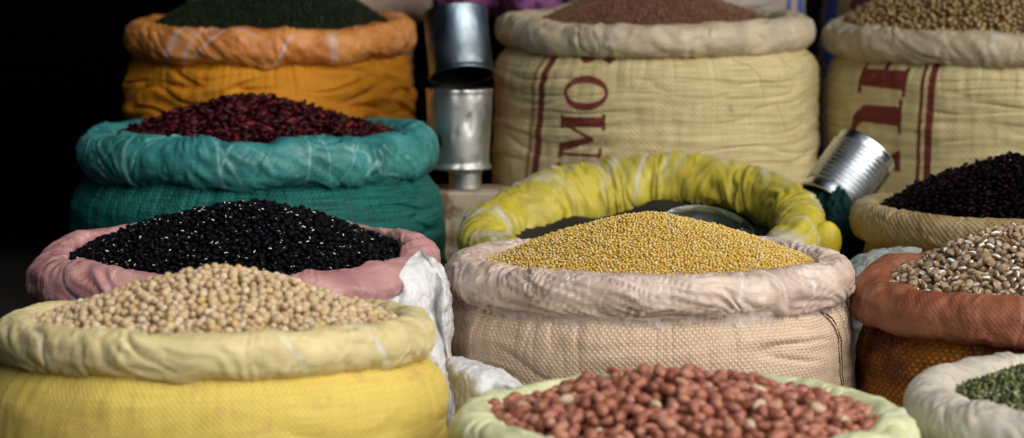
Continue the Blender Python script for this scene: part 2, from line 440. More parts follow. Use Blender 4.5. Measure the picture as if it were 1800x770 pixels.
cream_body = weave('cream_weave', (.66, .57, .32), (.44, .36, .17), .0046, .35, .5, .6, prints=[(mo_shapes, RED, .96), (mo_thin, (.22, .05, .035), .75), (mo_dirt, (.14, .10, .06), .45)], stain=.5, fibre=.8)
cream_body2 = weave('cream_weave_red_print', (.60, .52, .28), (.41, .34, .15), .0046, .4, .5, .6, prints=[(jh_shapes, (.125, .002, .010), .98)], fibre=.4)
cream_rim = rimmat('stained_cream_rim', (.56, .48, .34), (.38, .32, .22), (.54, .53, .50), .5, .1, .1, .004, spots=.9)
cream_rim2 = rimmat('cream_rim', (.50, .43, .30), (.38, .32, .21), (.54, .53, .48), .5, .1, .1, .004)
burlap_rim = rimmat('tan_rim', (.42, .33, .17), (.28, .20, .085), (.50, .44, .30), .55, .05, .3, .0042)
burlap_body = weave('burlap_weave', (.40, .31, .16), (.22, .15, .07), .005)
taupe_m = weave('taupe_weave', (.42, .32, .24), (.34, .25, .18), .005, .3)
blue_stripe_m = weave('blue_striped_weave', (.48, .42, .36), (.36, .3, .25), .005, .3,
                      prints=[([('poly', [(u0, -1), (u0 + w0, -1), (u0 + w0, 1), (u0, 1)]) for u0, w0 in ((.235, .018), (.285, .03))], (.01, .09, .42), .95)])
cream3 = weave('cream_weave_plain', (.36, .28, .15), (.25, .18, .09), .005, .3,
               prints=[([('poly', [(-.24, -.2), (-.15, -.2), (-.15, .08), (-.24, .05)])], (.06, .006, .012), .95), ([('poly', [(-.36, -1), (-.295, -1), (-.295, 1), (-.36, 1)])], (.01, .06, .35), .95)])

# ---- the sacks
sack('soy', 'yellow woven sack with cream rolled rim heaped with beige chickpeas', 378, 588, 768, 2.75, 39, 40, 402, yel_rim, yel_body,
     tilt=-.05, seed=2, wob=.012, wobz=4, wr=.85, wf=28, twist=.6, streak=(11, .035), fold=.7, fz=26, pucker=.35, lump=.06, bx=5)
sack('black', 'tan woven sack with pink rolled rim holding shiny black beans', 415, 468, 716, 3.28, 33, 36, 345, pink_rim, tan_body,
     seed=5, lean=.55, tilt=.05, wob=.03, wobz=9, front=lambda t: 14 * np.exp(-((t - 1.75) / .18) ** 2) - 8 * np.exp(-((t - 1.35) / .15) ** 2) + 10 * np.exp(-((t - 4.3) / .2) ** 2), wr=.75, wf=26, twist=.5, streak=(8, .018), lump=.16, sharp=.8)
sack('teal', 'teal woven sack with teal plastic rolled rim heaped with dark red kidney beans', 454, 264, 630, 3.87, 37, 41, 330, teal_rim, teal_body, ground=.10,
     tilt=.005, seed=7, wob=.02, wobz=5, wr=.9, wf=34, twist=.8, streak=(26, .016), fold=1.1, fz=30, bulge=0, lump=.09)
sack('orange', 'orange woven sack with orange rolled rim full of tiny dark green seeds', 475, 64, 512, 4.45, 28, 30, 252, or_rim, or_body, ground=.30,
     tilt=.05, seed=9, wob=.02, wobz=5, wr=.7, wf=26, twist=.4, streak=(26, .035), fold=2.0, fz=26, lump=.10, pucker=.8)
sack('peach', 'peach woven sack with clear film rolled over its rim, heaped with yellow split lentils', 1140, 480, 712, 3.12, 35, 35, 360, peach_rim, peach_body,
     seed=13, lean=.15, wob=.012, wobz=4, wr=1.05, wf=40, twist=.9, streak=(34, .012), fold=1.15, fz=30, pucker=1.3, lump=.10, sharp=.8)
sack('peanut', 'pale green sack rim, foremost of all, heaped with red-skinned peanuts', 1200, 762, 822, 2.55, 45, 45, 400, pale_rim, pale_body,
     tilt=.0, seed=15, wob=.015, wobz=5, wr=.8, wf=26, twist=.6, streak=(14, .05), lump=.10)
sack('mung', 'off-white sack rim in the front corner holding split green peas', 1905, 724, 630, 2.65, 48, 50, 305, white_rim, white_body,
     tilt=.03, seed=17, wob=.012, wobz=4, wr=.75, wf=30, twist=.4, streak=(12, .04), lump=.08)
sack('lablab', 'rust orange woven sack with rust rolled rim heaped with brown white-edged beans', 1806, 522, 622, 3.08, 38, 40, 296, rust_rim, rust_body,
     tilt=.02, lean=.4, front=lambda t: 16 * np.exp(-((t - 4.1) / .35) ** 2) + 9 * np.exp(-((t - 3.6) / .15) ** 2), seed=19, wob=.02, wobz=6, wr=.6, wf=22, twist=.4, streak=(6, .015), lump=.10, fold=.35)
sack('yellow', 'sack with thick yellow rolled rim under grey film stripes, its inside dark and nearly empty', 1125, 404, 644, 3.70, 43, 43, 364, film_yellow_rim, yel_body,
     tilt=.235, roll=.045, seed=21, wob=.015, wobz=5, wr=1.15, wf=30, twist=.8, sharp=.9, streak=(46, .07), lump=.07, tube=lambda t: 1 + .55 * np.exp(-((t - 3.65) / .55) ** 2), front=lambda t: -30 * np.exp(-((t - 3.9) / .7) ** 2))
sack('mo', 'cream woven sack printed with red letters M and O, filled with red-brown millet', 1152, 52, 556, 4.26, 29, 29, 286, cream_rim, cream_body, ground=.30,
     tilt=.05, seed=23, wob=.015, wobz=4, wr=.5, wf=22, twist=.3, streak=(9, .02), fold=.55, fz=44, pucker=.5)
sack('jh', 'cream woven sack printed with a red letter H, filled with tan peas', 1735, 66, 572, 4.28, 27, 29, 284, cream_rim2, cream_body2, ground=.30,
     tilt=.05, seed=25, wob=.015, wobz=4, wr=.6, wf=30, twist=.3, streak=(10, .025), fold=.55, fz=44, pucker=.5)
sack('dark', 'sack with tan burlap rolled rim heaped with near-black beans', 1788, 388, 588, 3.65, 31, 32, 270, burlap_rim, burlap_body,
     tilt=.0, seed=27, wob=.012, wobz=3, wr=.4, wf=34, twist=.25, streak=(4, .012), lump=.06)
# sacks in the shade of the last row
sack('taupe', 'plain taupe sack standing behind the orange sack', 545, 6, 424, 5.05, 26, 28, 180, taupe_m, taupe_m, ground=.42, seed=31, nu=300, nv=40, wr=.5)
sack('blue', 'pale sack with blue stripes standing in the gap behind the red-lettered sack', 1198, -60, 430, 4.95, 22, 24, 215, taupe_m, blue_stripe_m, ground=.42, seed=33, nu=300, nv=40, wr=.5)
sack('cream3', 'dim cream sack with a dark red mark, behind the tan peas', 1656, -55, 420, 4.98, 22, 24, 210, cream3, cream3, ground=.42, seed=35, nu=300, nv=40, wr=.5)

# film flap hanging below the peach rim
S = SACKS['peach']
M = Mat('thin_clear_film')
n_ = M.noise(M.coord('Object'), 60, 4)
M.bsdf((.78, .74, .72), .22, M.bump(n_, .002, .8), spec=.6, alpha=M.ramp(n_, .3, .7, .15, .55))
nuf, nvf = 700, 14
thf = np.linspace(-1.45, 1.45, nuf)[:, None]; tf = np.linspace(0, 1, nvf)[None, :]
cr_ = noise(18 * np.cos(thf) + 4, 18 * np.sin(thf), tf * .8, 71)
cr2 = noise(50 * np.cos(thf) + 4, 50 * np.sin(thf), tf * 2., 72)
lenf = (14 + 26 * np.clip(noise(6 * np.cos(thf), 6 * np.sin(thf), 0 * thf, 73) + .1, 0, 1) + 10 * noise(30 * np.cos(thf), 30 * np.sin(thf), 0 * thf, 74)) * S['k']
rrf = np.interp(thf[:, 0], S['th'][:, 0], S['rr'])[:, None]; zzf = np.interp(thf[:, 0], S['th'][:, 0], S['zz'])[:, None]
Rf = rrf + S['TR'] * (.62 - .15 * tf) + S['k'] * (5 * cr_ * tf + 3 * cr2 * tf + 4)
Zf = zzf - S['TZ'] * .82 - lenf * tf + .03 * 0
Pf = np.stack([S['c'][0] + Rf * np.sin(thf), S['c'][1] - Rf * np.cos(thf), S['c'][2] + Zf], -1).reshape(-1, 3)
link('film_edge', mesh_np('film_edge', Pf, grid_faces(nuf, nvf), M.m), S['root'])

# ------------------------------------------------------------------ beans
def ico(sub):
    bm = bmesh.new(); bmesh.ops.create_icosphere(bm, subdivisions=sub, radius=1.0)
    V = np.array([v.co[:] for v in bm.verts]); Fc = np.array([[v.index for v in f.verts] for f in bm.faces]); bm.free()
    return V, Fc

def shape_bean(V, kind, r):
    """unit sphere -> one bean's outline (unit long half-axis scale applied later)"""
    x, y, z = V[:, 0], V[:, 1], V[:, 2]
    if kind == 'chickpea':
        s = 1 + .07 * r.normal() * x + .05 * noise(V[:, 0] * 1.6, V[:, 1] * 1.6, V[:, 2] * 1.6, r.integers(90))
        return np.stack([x * s * (1.04 + .22 * r.random()), y * s, z * s * .96], -1)
    if kind == 'peanut':
        tp = .16 + .14 * r.random()
        s = 1 - tp * x + .09 * noise(x * 2, y * 2, z * 2, r.integers(90))
        waist = 1.0
        L = 1.0
        if r.random() < .10: waist = 1 - .16 * np.exp(-(x / .22) ** 2); L = 1.15
        return np.stack([x * L, y * s * waist * (.60 + .1 * r.random()), z * s * waist * .62], -1)
    if kind == 'kidney':
        b = .28 + .12 * r.random()
        return np.stack([x, y * .46 - b * (x * x - .4) * .5, z * .42], -1)
    if kind == 'black':
        return np.stack([x, y * .72 + .10 * (1 - x * x), z * .64], -1)
    if kind == 'lablab':
        s = 1 + .10 * x * r.normal()
        return np.stack([x, y * .74 * s, z * .50], -1)
    if kind == 'dal':
        return np.stack([x, y * .78, np.where(z < 0, z * .55, z * .55)], -1)
    if kind == 'split':
        f = np.where(z > .25, .25 + (z - .25) * .25, z)
        return np.stack([x * (1 + .15 * r.normal() * y), y * .75, f * .62], -1)
    return V.copy()

def beanmat(name, cols, rough, spec=.5, hilum=None, var=.25, skin=None, coat=0., hmin=None):
    """cols: list of (position in tone 0..1, colour)"""
    M = Mat(name)
    tone = M.attr('tone'); rest = M.attr('rest', 'Vector')
    cr = M.n('ShaderNodeValToRGB'); M.set(cr.inputs[0], tone)
    el = cr.color_ramp.elements
    while len(el) < len(cols): el.new(.5)
    for e_, (p, c) in zip(el, cols): e_.position = p; e_.color = (*c, 1)
    off = M.n('ShaderNodeVectorMath', operation='ADD'); M.set(off.inputs[0], rest); M.set(off.inputs[1], M.comb(M.math('MULTIPLY', tone, 37.), 0., 0.))
    nz = M.noise(off.outputs[0], 2.6, 4)
    col = M.mix(M.ramp(nz, .35, .75, 0, var), cr.outputs[0], scale3(cols[0][1], .55))
    if skin is not None:
        col = M.mix(M.ramp(M.noise(off.outputs[0], 1.3, 3), .48, .56, 0, .9), col, skin)
    if hilum is not None:
        hx, hy, hz, hcol, edge = hilum
        s = M.sep(rest)
        m = M.math('MINIMUM', M.math('SUBTRACT', hx, M.math('ABSOLUTE', s[0])), M.math('SUBTRACT', hz, M.math('ABSOLUTE', s[2])))
        m = M.math('MINIMUM', m, M.math('SUBTRACT', s[1], hy))
        if hmin is not None: m = M.math('MINIMUM', m, M.math('SUBTRACT', tone, hmin))
        if edge is not None:
            col = M.mix(M.ramp(m, -.10, -.04), col, edge)
        col = M.mix(M.ramp(m, -.03, .03), col, hcol)
    M.bsdf(col, rough, M.bump(nz, .0012, .35), spec=spec, coat=coat, coat_r=.15)
    return M.m

def heap_fn(S, H, edge, Rh, ox=0., p=1.4, flat=.03):
    k = S['k']
    def h(X, Y):
        qq = np.sqrt(((X - ox * k * .0) ** 2 + Y ** 2) / Rh ** 2 + flat) - math.sqrt(flat) * .6
        dx = np.hypot(X - ox * k * np.clip(1 - np.hypot(X, Y) / Rh, 0, 1), Y) / Rh
        qq = np.sqrt(dx * dx + flat) - math.sqrt(flat)
        qq = qq / (math.sqrt(1 + flat) - math.sqrt(flat))
        hh = edge * k + (H - edge) * k * (.45 * (1 - qq) + .55 * (1 - qq ** p)) + k * (2.5 * noise(X * 24, Y * 24, 0 * X, S['seed'] + 3) + 7 * noise(X * 8, Y * 8, 0 * X, S['seed'] + 4))
        return hh + Y * S['tx'] + X * S['tr']
    return h

VIEW = []      # beans waiting for the visibility ranking: (heap id, pos, radius)
HEAPS = []

def heap(key, name, kind, semi, mat, base_col, label, cat, group, heaplabel, H, edge, ox=0., layers=1.55, sub=2, nvar=14, individuals=True, rad=None,
         p=1.4, Rin=.35, tilt_rand=.35, tones=None, heapname=None, yback=1.0, odd=None):
    S = SACKS[key]; k = S['k']; c = S['c']
    Rh = S['Rp'] - Rin * S['TR']
    hf = heap_fn(S, H, edge, Rh, ox, p)
    a, b_, c_ = semi
    r = rad or (a * b_ * c_) ** (1 / 3)
    cell = r * .5
    n = int(2 * Rh / cell) + 12
    gx = (np.arange(n) - n / 2) * cell
    GX, GY = np.meshgrid(gx, gx, indexing='ij')
    Hm = hf(GX, GY)
    rad_g = np.hypot(GX, GY)
    kr = int(math.ceil(2 * r / cell))
    ii = np.arange(-kr, kr + 1); KX, KY = np.meshgrid(ii * cell, ii * cell, indexing='ij')
    kd2 = KX ** 2 + KY ** 2
    # H map = height of the surface that a bean's CENTRE rests on: start r above the heap
    Hc = Hm - r * .35
    kern = np.where(kd2 < (2 * r) ** 2, np.sqrt(np.maximum((2 * r) ** 2 - kd2, 0)), -9)
    NB = int(layers * PI * Rh ** 2 / (PI * r * r) * .80)
    K = 7
    cand_r = Rh * np.sqrt(rng.random((NB, K))); cand_t = rng.random((NB, K)) * 2 * PI
    cx_ = cand_r * np.cos(cand_t); cy_ = cand_r * np.sin(cand_t)
    I = np.round(cx_ / cell + n / 2).astype(int); J = np.round(cy_ / cell + n / 2).astype(int)
    pos = np.empty((NB, 3)); cnt = 0
    lift = Hm + 0.0
    for q in range(NB):
        zc = Hc[I[q], J[q]]; ex = zc - lift[I[q], J[q]]
        m = int(np.argmin(ex)); i, j = I[q, m], J[q, m]
        if ex[m] > 2.2 * r or cy_[q, m] > yback * Rh: continue
        z = zc[m]
        pos[cnt] = (cx_[q, m], cy_[q, m], z); cnt += 1
        i0, i1, j0, j1 = i - kr, i + kr + 1, j - kr, j + kr + 1
        if i0 < 0 or j0 < 0 or i1 > n or j1 > n: continue
        np.maximum(Hc[i0:i1, j0:j1], z + kern * .93, out=Hc[i0:i1, j0:j1])
    pos = pos[:cnt] + c
    V, Fc = ico(sub)
    variants = []
    for q in range(nvar):
        vr = np.random.default_rng(100 + q)
        sv = shape_bean(V, kind, vr) * np.array([a, a, a] if kind not in ('round',) else [a, b_, c_])
        sv = sv * (1 + .10 * vr.normal())
        tone = (q + .5) / nvar if tones is None else tones[q % len(tones)]
        variants.append((sv, tone))
    # orientation: mostly lying along the slope
    yaw = rng.random(cnt) * 2 * PI; pit = rng.normal(size=cnt) * tilt_rand; rol = rng.random(cnt) * 2 * PI if kind in ('black', 'lablab', 'kidney', 'peanut', 'chickpea') else rng.normal(size=cnt) * .7
    cyw, syw, cp, sp, crl, srl = np.cos(yaw), np.sin(yaw), np.cos(pit), np.sin(pit), np.cos(rol), np.sin(rol)
    Rm = np.zeros((cnt, 3, 3))
    Rz = np.zeros((cnt, 3, 3)); Rz[:, 0, 0] = cyw; Rz[:, 0, 1] = -syw; Rz[:, 1, 0] = syw; Rz[:, 1, 1] = cyw; Rz[:, 2, 2] = 1
    Ry = np.zeros((cnt, 3, 3)); Ry[:, 0, 0] = cp; Ry[:, 0, 2] = sp; Ry[:, 1, 1] = 1; Ry[:, 2, 0] = -sp; Ry[:, 2, 2] = cp
    Rx = np.zeros((cnt, 3, 3)); Rx[:, 0, 0] = 1; Rx[:, 1, 1] = crl; Rx[:, 1, 2] = -srl; Rx[:, 2, 1] = srl; Rx[:, 2, 2] = crl
    Rm = Rz @ Ry @ Rx
    var = rng.integers(0, nvar, cnt)
    HEAPS.append(dict(S=S, name=name, mat=mat, pos=pos, R=Rm, var=var, variants=variants, Fc=Fc, V=V, label=label, cat=cat, group=group, heaplabel=heaplabel,
                      individuals=individuals, r=r, hf=hf, Rh=Rh, heapname=heapname or name + '_heap', drop=r * 1.3, odd=odd))

chick_m = beanmat('chickpea_skin', [(0, (.46, .31, .16)), (.25, (.55, .41, .24)), (.55, (.54, .42, .26)), (.8, (.64, .52, .36)), (.92, (.60, .42, .16)), (1, (.70, .60, .46))], .6, .3)
peanut_m = beanmat('peanut_skin', [(0, (.25, .08, .05)), (.3, (.38, .142, .09)), (.6, (.46, .188, .12)), (.975, (.54, .27, .185)), (.985, (.62, .45, .30)), (1, (.68, .55, .40))], .45, .36, var=.5)
black_m = beanmat('black_bean_skin', [(0, (.003, .003, .004)), (1, (.005, .005, .008))], .36, .05, hilum=(.36, .74, .15, (.80, .78, .70), None), var=.1, hmin=.45)
kid_m = beanmat('kidney_skin', [(0, (.014, .0015, .003)), (.6, (.032, .003, .006)), (.9, (.065, .006, .009)), (1, (.12, .02, .016))], .36, .16, var=.3)
lab_m = beanmat('brown_bean_skin', [(0, (.27, .175, .095)), (.5, (.36, .25, .15)), (1, (.44, .33, .21))], .5, .2, hilum=(.86, .42, .40, (.84, .84, .80), None), var=.35)
dal_m = beanmat('split_lentil_face', [(0, (.66, .40, .05)), (.35, (.74, .52, .11)), (.7, (.76, .60, .24)), (1, (.78, .66, .40))], .55, .3, var=.3)
dark_m = beanmat('dark_bean_skin', [(0, (.003, .0015, .003)), (.9, (.005, .002, .004)), (.96, (.02, .004, .007)), (1, (.06, .006, .012))], .36, .07, var=.1)
pea_m = beanmat('tan_pea_skin', [(0, (.20, .13, .045)), (.5, (.33, .22, .09)), (1, (.46, .32, .15))], .55, var=.5)
split_m = beanmat('split_pea_face', [(0, (.02, .035, .008)), (.25, (.06, .085, .018)), (.5, (.24, .28, .09)), (.8, (.40, .43, .18)), (1, (.54, .56, .30))], .42, skin=(.012, .022, .006))
seed_m = beanmat('green_seed_skin', [(0, (.006, .012, .004)), (.7, (.012, .022, .006)), (1, (.035, .045, .012))], .5, .25)
millet_m = beanmat('millet_grain', [(0, (.13, .055, .03)), (.5, (.20, .09, .05)), (1, (.30, .15, .09))], .6)

heap('soy', 'chickpea', 'chickpea', (.0047, .0045, .0044), chick_m, None, 'beige chickpea in the heap in the yellow sack', 'chickpea', 'chickpeas heaped in the yellow sack',
     'heap of beige chickpeas filling the yellow sack with cream rim', 102, 8, 10, sub=3, nvar=28, heapname='chickpea_heap')
heap('peanut', 'peanut', 'peanut', (.0091, .0061, .0060), peanut_m, None, 'red-skinned peanut in the foremost heap', 'peanut', 'peanuts heaped in the pale green sack',
     'heap of red-skinned peanuts filling the pale green sack', 92, 8, -35, sub=3, nvar=60, rad=.0066, odd=(.984, 'pale skinless peanut among the red-skinned ones'))
heap('black', 'black_bean', 'black', (.0048, .0036, .0032), black_m, None, 'shiny black bean in the heap in the pink-rimmed sack', 'bean', 'black beans heaped in the pink-rimmed sack',
     'heap of shiny black beans with white specks in the pink-rimmed sack', 104, 12, 25, sub=2, Rin=.9, nvar=12)
heap('teal', 'kidney_bean', 'kidney', (.0088, .0043, .0039), kid_m, None, 'dark red kidney bean in the heap in the teal sack', 'bean', 'kidney beans heaped in the teal sack',
     'heap of dark red kidney beans in the teal sack', 86, 10, -28, sub=3, nvar=20, rad=.0051, p=1.3)
heap('lablab', 'brown_bean', 'lablab', (.0062, .0045, .0033), lab_m, None, 'brown bean with a white edge in the rust orange sack', 'bean', 'brown white-edged beans heaped in the rust sack',
     'heap of brown white-edged beans in the rust orange sack', 114, 10, 0, sub=3, nvar=20)
heap('peach', 'split_lentil', 'dal', (.0024, .0019, .0014), dal_m, None, 'yellow split lentil in the heap in the peach sack', 'lentil', 'yellow split lentils heaped in the peach sack',
     'heap of yellow split lentils in the peach sack', 99, 8, 8, sub=1, nvar=30, rad=.0019, layers=1.5, tilt_rand=.5)
heap('dark', 'dark_bean', 'kidney', (.0064, .0040, .0037), dark_m, None, 'near-black bean in the heap in the burlap-rimmed sack', 'bean', 'near-black beans heaped in the burlap-rimmed sack',
     'heap of near-black beans in the burlap-rimmed sack', 106, 6, 0, sub=2, nvar=30, rad=.0045)
heap('mung', 'split_pea', 'split', (.0039, .0031, .0022), split_m, None, 'split green pea in the off-white sack', 'split pea', 'split green peas in the off-white sack',
     'heap of split green peas in the off-white sack', 86, -2, 0, sub=2, nvar=30, rad=.0026, tilt_rand=.8, Rin=-.05)
heap('jh', 'tan_pea', 'round', (.0046, .0044, .0042), pea_m, None, 'tan pea in the heap behind the letter H', 'pea', 'tan peas in the sack with the letter H',
     'heap of tan peas in the sack with the letter H', 140, 22, 10, sub=1, nvar=16, layers=1.4)
heap('orange', 'green_seed', 'round', (.0028, .0026, .0026), seed_m, None, None, 'seeds', None,
     'heap of tiny dark green seeds in the orange sack', 108, 12, 30, sub=1, nvar=20, individuals=False, heapname='green_seeds', layers=1.3)
heap('mo', 'millet', 'round', (.0021, .0019, .0019), millet_m, None, None, 'millet', None,
     'heap of fine red-brown millet in the sack with the letters M and O', 74, 2, -10, sub=1, nvar=20, individuals=False, heapname='millet_grains', layers=1.25, yback=.5)

# ---- which beans show: one z-buffer over the whole picture at photo size
ZB = np.full((770, 1800), 1e9); ID = np.full((770, 1800), -1, int)
for P in OCC:
    x, y, dz = project(P)
    xi, yi = np.round(x).astype(int), np.round(y).astype(int)
    for ox in range(-2, 3):
        for oy in range(-2, 3):
            X_, Y_ = xi + ox, yi + oy
            ok = (X_ >= 0) & (X_ < 1800) & (Y_ >= 0) & (Y_ < 770)
            np.minimum.at(ZB, (Y_[ok], X_[ok]), dz[ok])
base_id = 0
for hp in HEAPS:
    if not hp['individuals']: continue
    x, y, dz = project(hp['pos']); rp = hp['r'] * F / dz
    hp['id0'] = base_id
    for q in range(len(x)):
        R_ = rp[q]; x0, x1 = int(x[q] - R_), int(x[q] + R_) + 1; y0, y1 = int(y[q] - R_), int(y[q] + R_) + 1
        x0, y0 = max(x0, 0), max(y0, 0); x1, y1 = min(x1, 1799), min(y1, 769)
        if x1 < x0 or y1 < y0: continue
        yy, xx = np.mgrid[y0:y1 + 1, x0:x1 + 1]
        zb = ZB[y0:y1 + 1, x0:x1 + 1]
        m = ((xx - x[q]) ** 2 + (yy - y[q]) ** 2 <= R_ * R_) & (dz[q] - hp['r'] < zb)
        zb[m] = dz[q] - hp['r']; ID[y0:y1 + 1, x0:x1 + 1][m] = base_id + q
    base_id += len(x)
COUNT = np.bincount(ID[ID >= 0], minlength=base_id)

def bean_mesh(hp, sel):
    """one mesh of many beans (selected indices)"""
    Vs, Ts, Rs, Fs = [], [], [], []
    nv = len(hp['V']); off = 0
    for q, (sv, tone) in enumerate(hp['variants']):
        idx = sel[hp['var'][sel] == q]
        if not len(idx): continue
        W = np.einsum('nij,vj->nvi', hp['R'][idx], sv) + hp['pos'][idx][:, None, :]
        Vs.append(W.reshape(-1, 3)); Ts.append(np.full(len(idx) * nv, tone)); Rs.append(np.tile(hp['V'], (len(idx), 1)))
        Fs.append((hp['Fc'][None] + off + (np.arange(len(idx)) * nv)[:, None, None]).reshape(-1, 3)); off += len(idx) * nv
    return Vs, Ts, Rs, Fs, off

for hp in HEAPS:
    S = hp['S']; n = len(hp['pos'])
    if hp['individuals']:
        cnt = COUNT[hp['id0']:hp['id0'] + n]
        order = np.argsort(-cnt, kind='stable')[:300]
        order = order[cnt[order] >= 3]
    else:
        order = np.zeros(0, int)
    rest = np.setdiff1d(np.arange(n), order)
    # the rest, with the packed mass beneath, as one heap
    Vs, Ts, Rs, Fs, off = bean_mesh(hp, rest)
    m_ = 70
    t_ = np.linspace(0, 2 * PI, m_, endpoint=False)[:, None]; r_ = np.linspace(.001, 1.02, 24)[None, :] * hp['Rh']
    X, Y = r_ * np.cos(t_), r_ * np.sin(t_)
    Z = hp['hf'](X, Y) - hp['drop']
    Pm = np.stack([X + S['c'][0], Y + S['c'][1], Z + S['c'][2]], -1).reshape(-1, 3)
    g = grid_faces(m_, 24, True, False); tri = np.concatenate([g[:, [0, 1, 2]], g[:, [0, 2, 3]]])
    Vs.append(Pm); Ts.append(np.zeros(len(Pm))); Rs.append(np.zeros((len(Pm), 3))); Fs.append(tri + off)
    o = link(hp['heapname'], mesh_np(hp['heapname'], np.concatenate(Vs), np.concatenate(Fs), hp['mat'], attrs={'tone': np.concatenate(Ts), 'rest': np.concatenate(Rs)}))
    tag(o, hp['heaplabel'], hp['cat'], None, 'stuff')
    if not hp['individuals']: continue
    meshes = [mesh_np(hp['name'], sv, hp['Fc'], hp['mat'], attrs={'tone': np.full(len(sv), tone), 'rest': hp['V']}) for sv, tone in hp['variants']]
    proto = None
    for q in order:
        vv = hp['var'][q]
        if proto is None:
            proto = bpy.data.objects.new(hp['name'], meshes[vv]); ob = proto
        else:
            ob = proto.copy(); ob.data = meshes[vv]
        C.objects.link(ob)
        Mx = Matrix([list(row) for row in hp['R'][q]]).to_4x4(); Mx.translation = Vector(hp['pos'][q])
        ob.matrix_world = Mx
        lab = hp['label']
        if hp['odd'] and hp['variants'][vv][1] > hp['odd'][0]: lab = hp['odd'][1]
        tag(ob, lab, hp['cat'], hp['group'])

# ------------------------------------------------------------------ tins
def metal(name, col, rough, tarn=.3, tcol=(.16, .12, .08)):
    M = Mat(name); obj = M.coord('Object')
    n1 = M.noise(obj, 18, 5); n2 = M.noise(obj, 90, 3)
    colr = M.mix(M.ramp(n1, .45, .72, 0, tarn), col, tcol)
    M.bsdf(colr, M.ramp(n1, .3, .7, rough - .06, rough + .14), M.bump(n2, .0008, .4), metal=1.)
    return M.m

def lathe(name, prof, m, seg=96, dent=0.):
    """prof: list of (radius, z)"""
    prof = np.asarray(prof, float); t = np.linspace(0, 2 * PI, seg, endpoint=False)[:, None]
    if dent:
        prof = np.repeat(prof[None], seg, 0); tt_ = t + 0 * prof[..., 0]
        w_ = np.clip(prof[..., 0] / prof[..., 0].max(), 0, 1)
        prof[..., 0] += dent * w_ * (noise(1.6 * np.cos(tt_) + 5, 1.6 * np.sin(tt_), prof[..., 1] * 14, 81) - .7 * sstep(.25, .5, noise(3 * np.cos(tt_), 3 * np.sin(tt_), prof[..., 1] * 30, 82)))
        P = np.stack([prof[..., 0] * np.cos(t), prof[..., 0] * np.sin(t), prof[..., 1]], -1).reshape(-1, 3)
        return mesh_np(name, P, grid_faces(seg, prof.shape[1], True, False), m)
    P = np.stack([prof[:, 0] * np.cos(t), prof[:, 0] * np.sin(t), prof[:, 1] + 0 * t], -1).reshape(-1, 3)
    return mesh_np(name, P, grid_faces(seg, len(prof), True, False), m)

dark_tin = metal('dull_dark_tin', (.19, .24, .28), .34, .4, (.07, .08, .09))
grey_tin = metal('grey_tin', (.55, .58, .58), .40, .5, (.26, .20, .13))
bright_tin = metal('bright_tin', (.72, .76, .80), .24, .15)

def can_shell(R, H, lip=.0025, th=.0012, ribs=0, rib_d=.0012, taper=0., z0=.08, z1=.92):
    """open-mouthed can: outside, lip, inside; bottom closed at z = 0"""
    out = [(.0005, .003), (R * .90, .003), (R * .95, 0.), (R + lip * .3, 0.), (R + lip * .6, .002), (R, .006)]
    N = 260 if ribs else 24
    for i in range(N):
        t = i / (N - 1); z = .007 + (H - .014) * t
        rb = rib_d * math.sin(ribs * 2 * PI * (t - z0) / (z1 - z0)) if ribs and z0 < t < z1 else 0
        out.append((R - taper * (1 - t) + rb, z))
    out += [(R + lip, H - .005), (R + lip, H - .001), (R, H), (R - th - .001, H - .003)]
    return out

def can_inside(R, H, th=.0012, taper=0.):
    return [(R - th - .001, H - .003), (R - th - taper * .5, H * .5), (R - th - taper, .01), (.0005, .006)]

inside_shade = metal('inside_shade_tone', (.02, .02, .022), .6, .5, (.02, .015, .01))  # near-black colour stands in for the shade inside the tins
group_t = 'measuring tins stacked between the sacks'
k4 = 4.10 / F
base_p = at(818, 332, 4.10)
box_top = base_p[2]
t = empty('measuring_tin', base_p); tag(t, 'small grey tin carrying two others on the stained box', 'tin', group_t)
link('can_wall', lathe('can_wall', can_shell(28 * k4, 36 * k4), grey_tin), t).matrix_parent_inverse = Matrix()
p2 = base_p + np.array([-.010 * 0, 0, 36 * k4 + .0005])
p2[0] = at(807, 300, 4.10)[0]
t = empty('measuring_tin', p2); tag(t, 'plain silvery grey tin in the middle of the stacked tins', 'tin', group_t)
link('can_wall', lathe('can_wall', can_shell(57 * k4, 140 * k4, lip=.0006, taper=.003), grey_tin, 96, .0025), t).matrix_parent_inverse = Matrix()
link('inner_wall', lathe('inner_wall', can_inside(57 * k4, 140 * k4, taper=.004), inside_shade, 96, .0025), t).matrix_parent_inverse = Matrix()
# dark tin, turned mouth down and tipped, on top
p3 = at(806, 79, 4.12)
t = empty('measuring_tin', p3); tag(t, 'dark blue-grey tin tipped upside down on top of the stacked tins', 'tin', group_t)
Hc_ = 120 * k4
o = link('can_wall', lathe('can_wall', can_shell(56 * k4, Hc_), dark_tin, 96, .001), t); o.matrix_parent_inverse = Matrix.Translation((0, 0, 0))
o.data.transform(Matrix.Translation((0, 0, -Hc_ / 2)))
o = link('inner_wall', lathe('inner_wall', can_inside(56 * k4, Hc_), inside_shade, 96, .001), t); o.matrix_parent_inverse = Matrix()
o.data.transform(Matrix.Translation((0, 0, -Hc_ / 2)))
t.rotation_euler = (PI + math.radians(-20), math.radians(-6), 0)

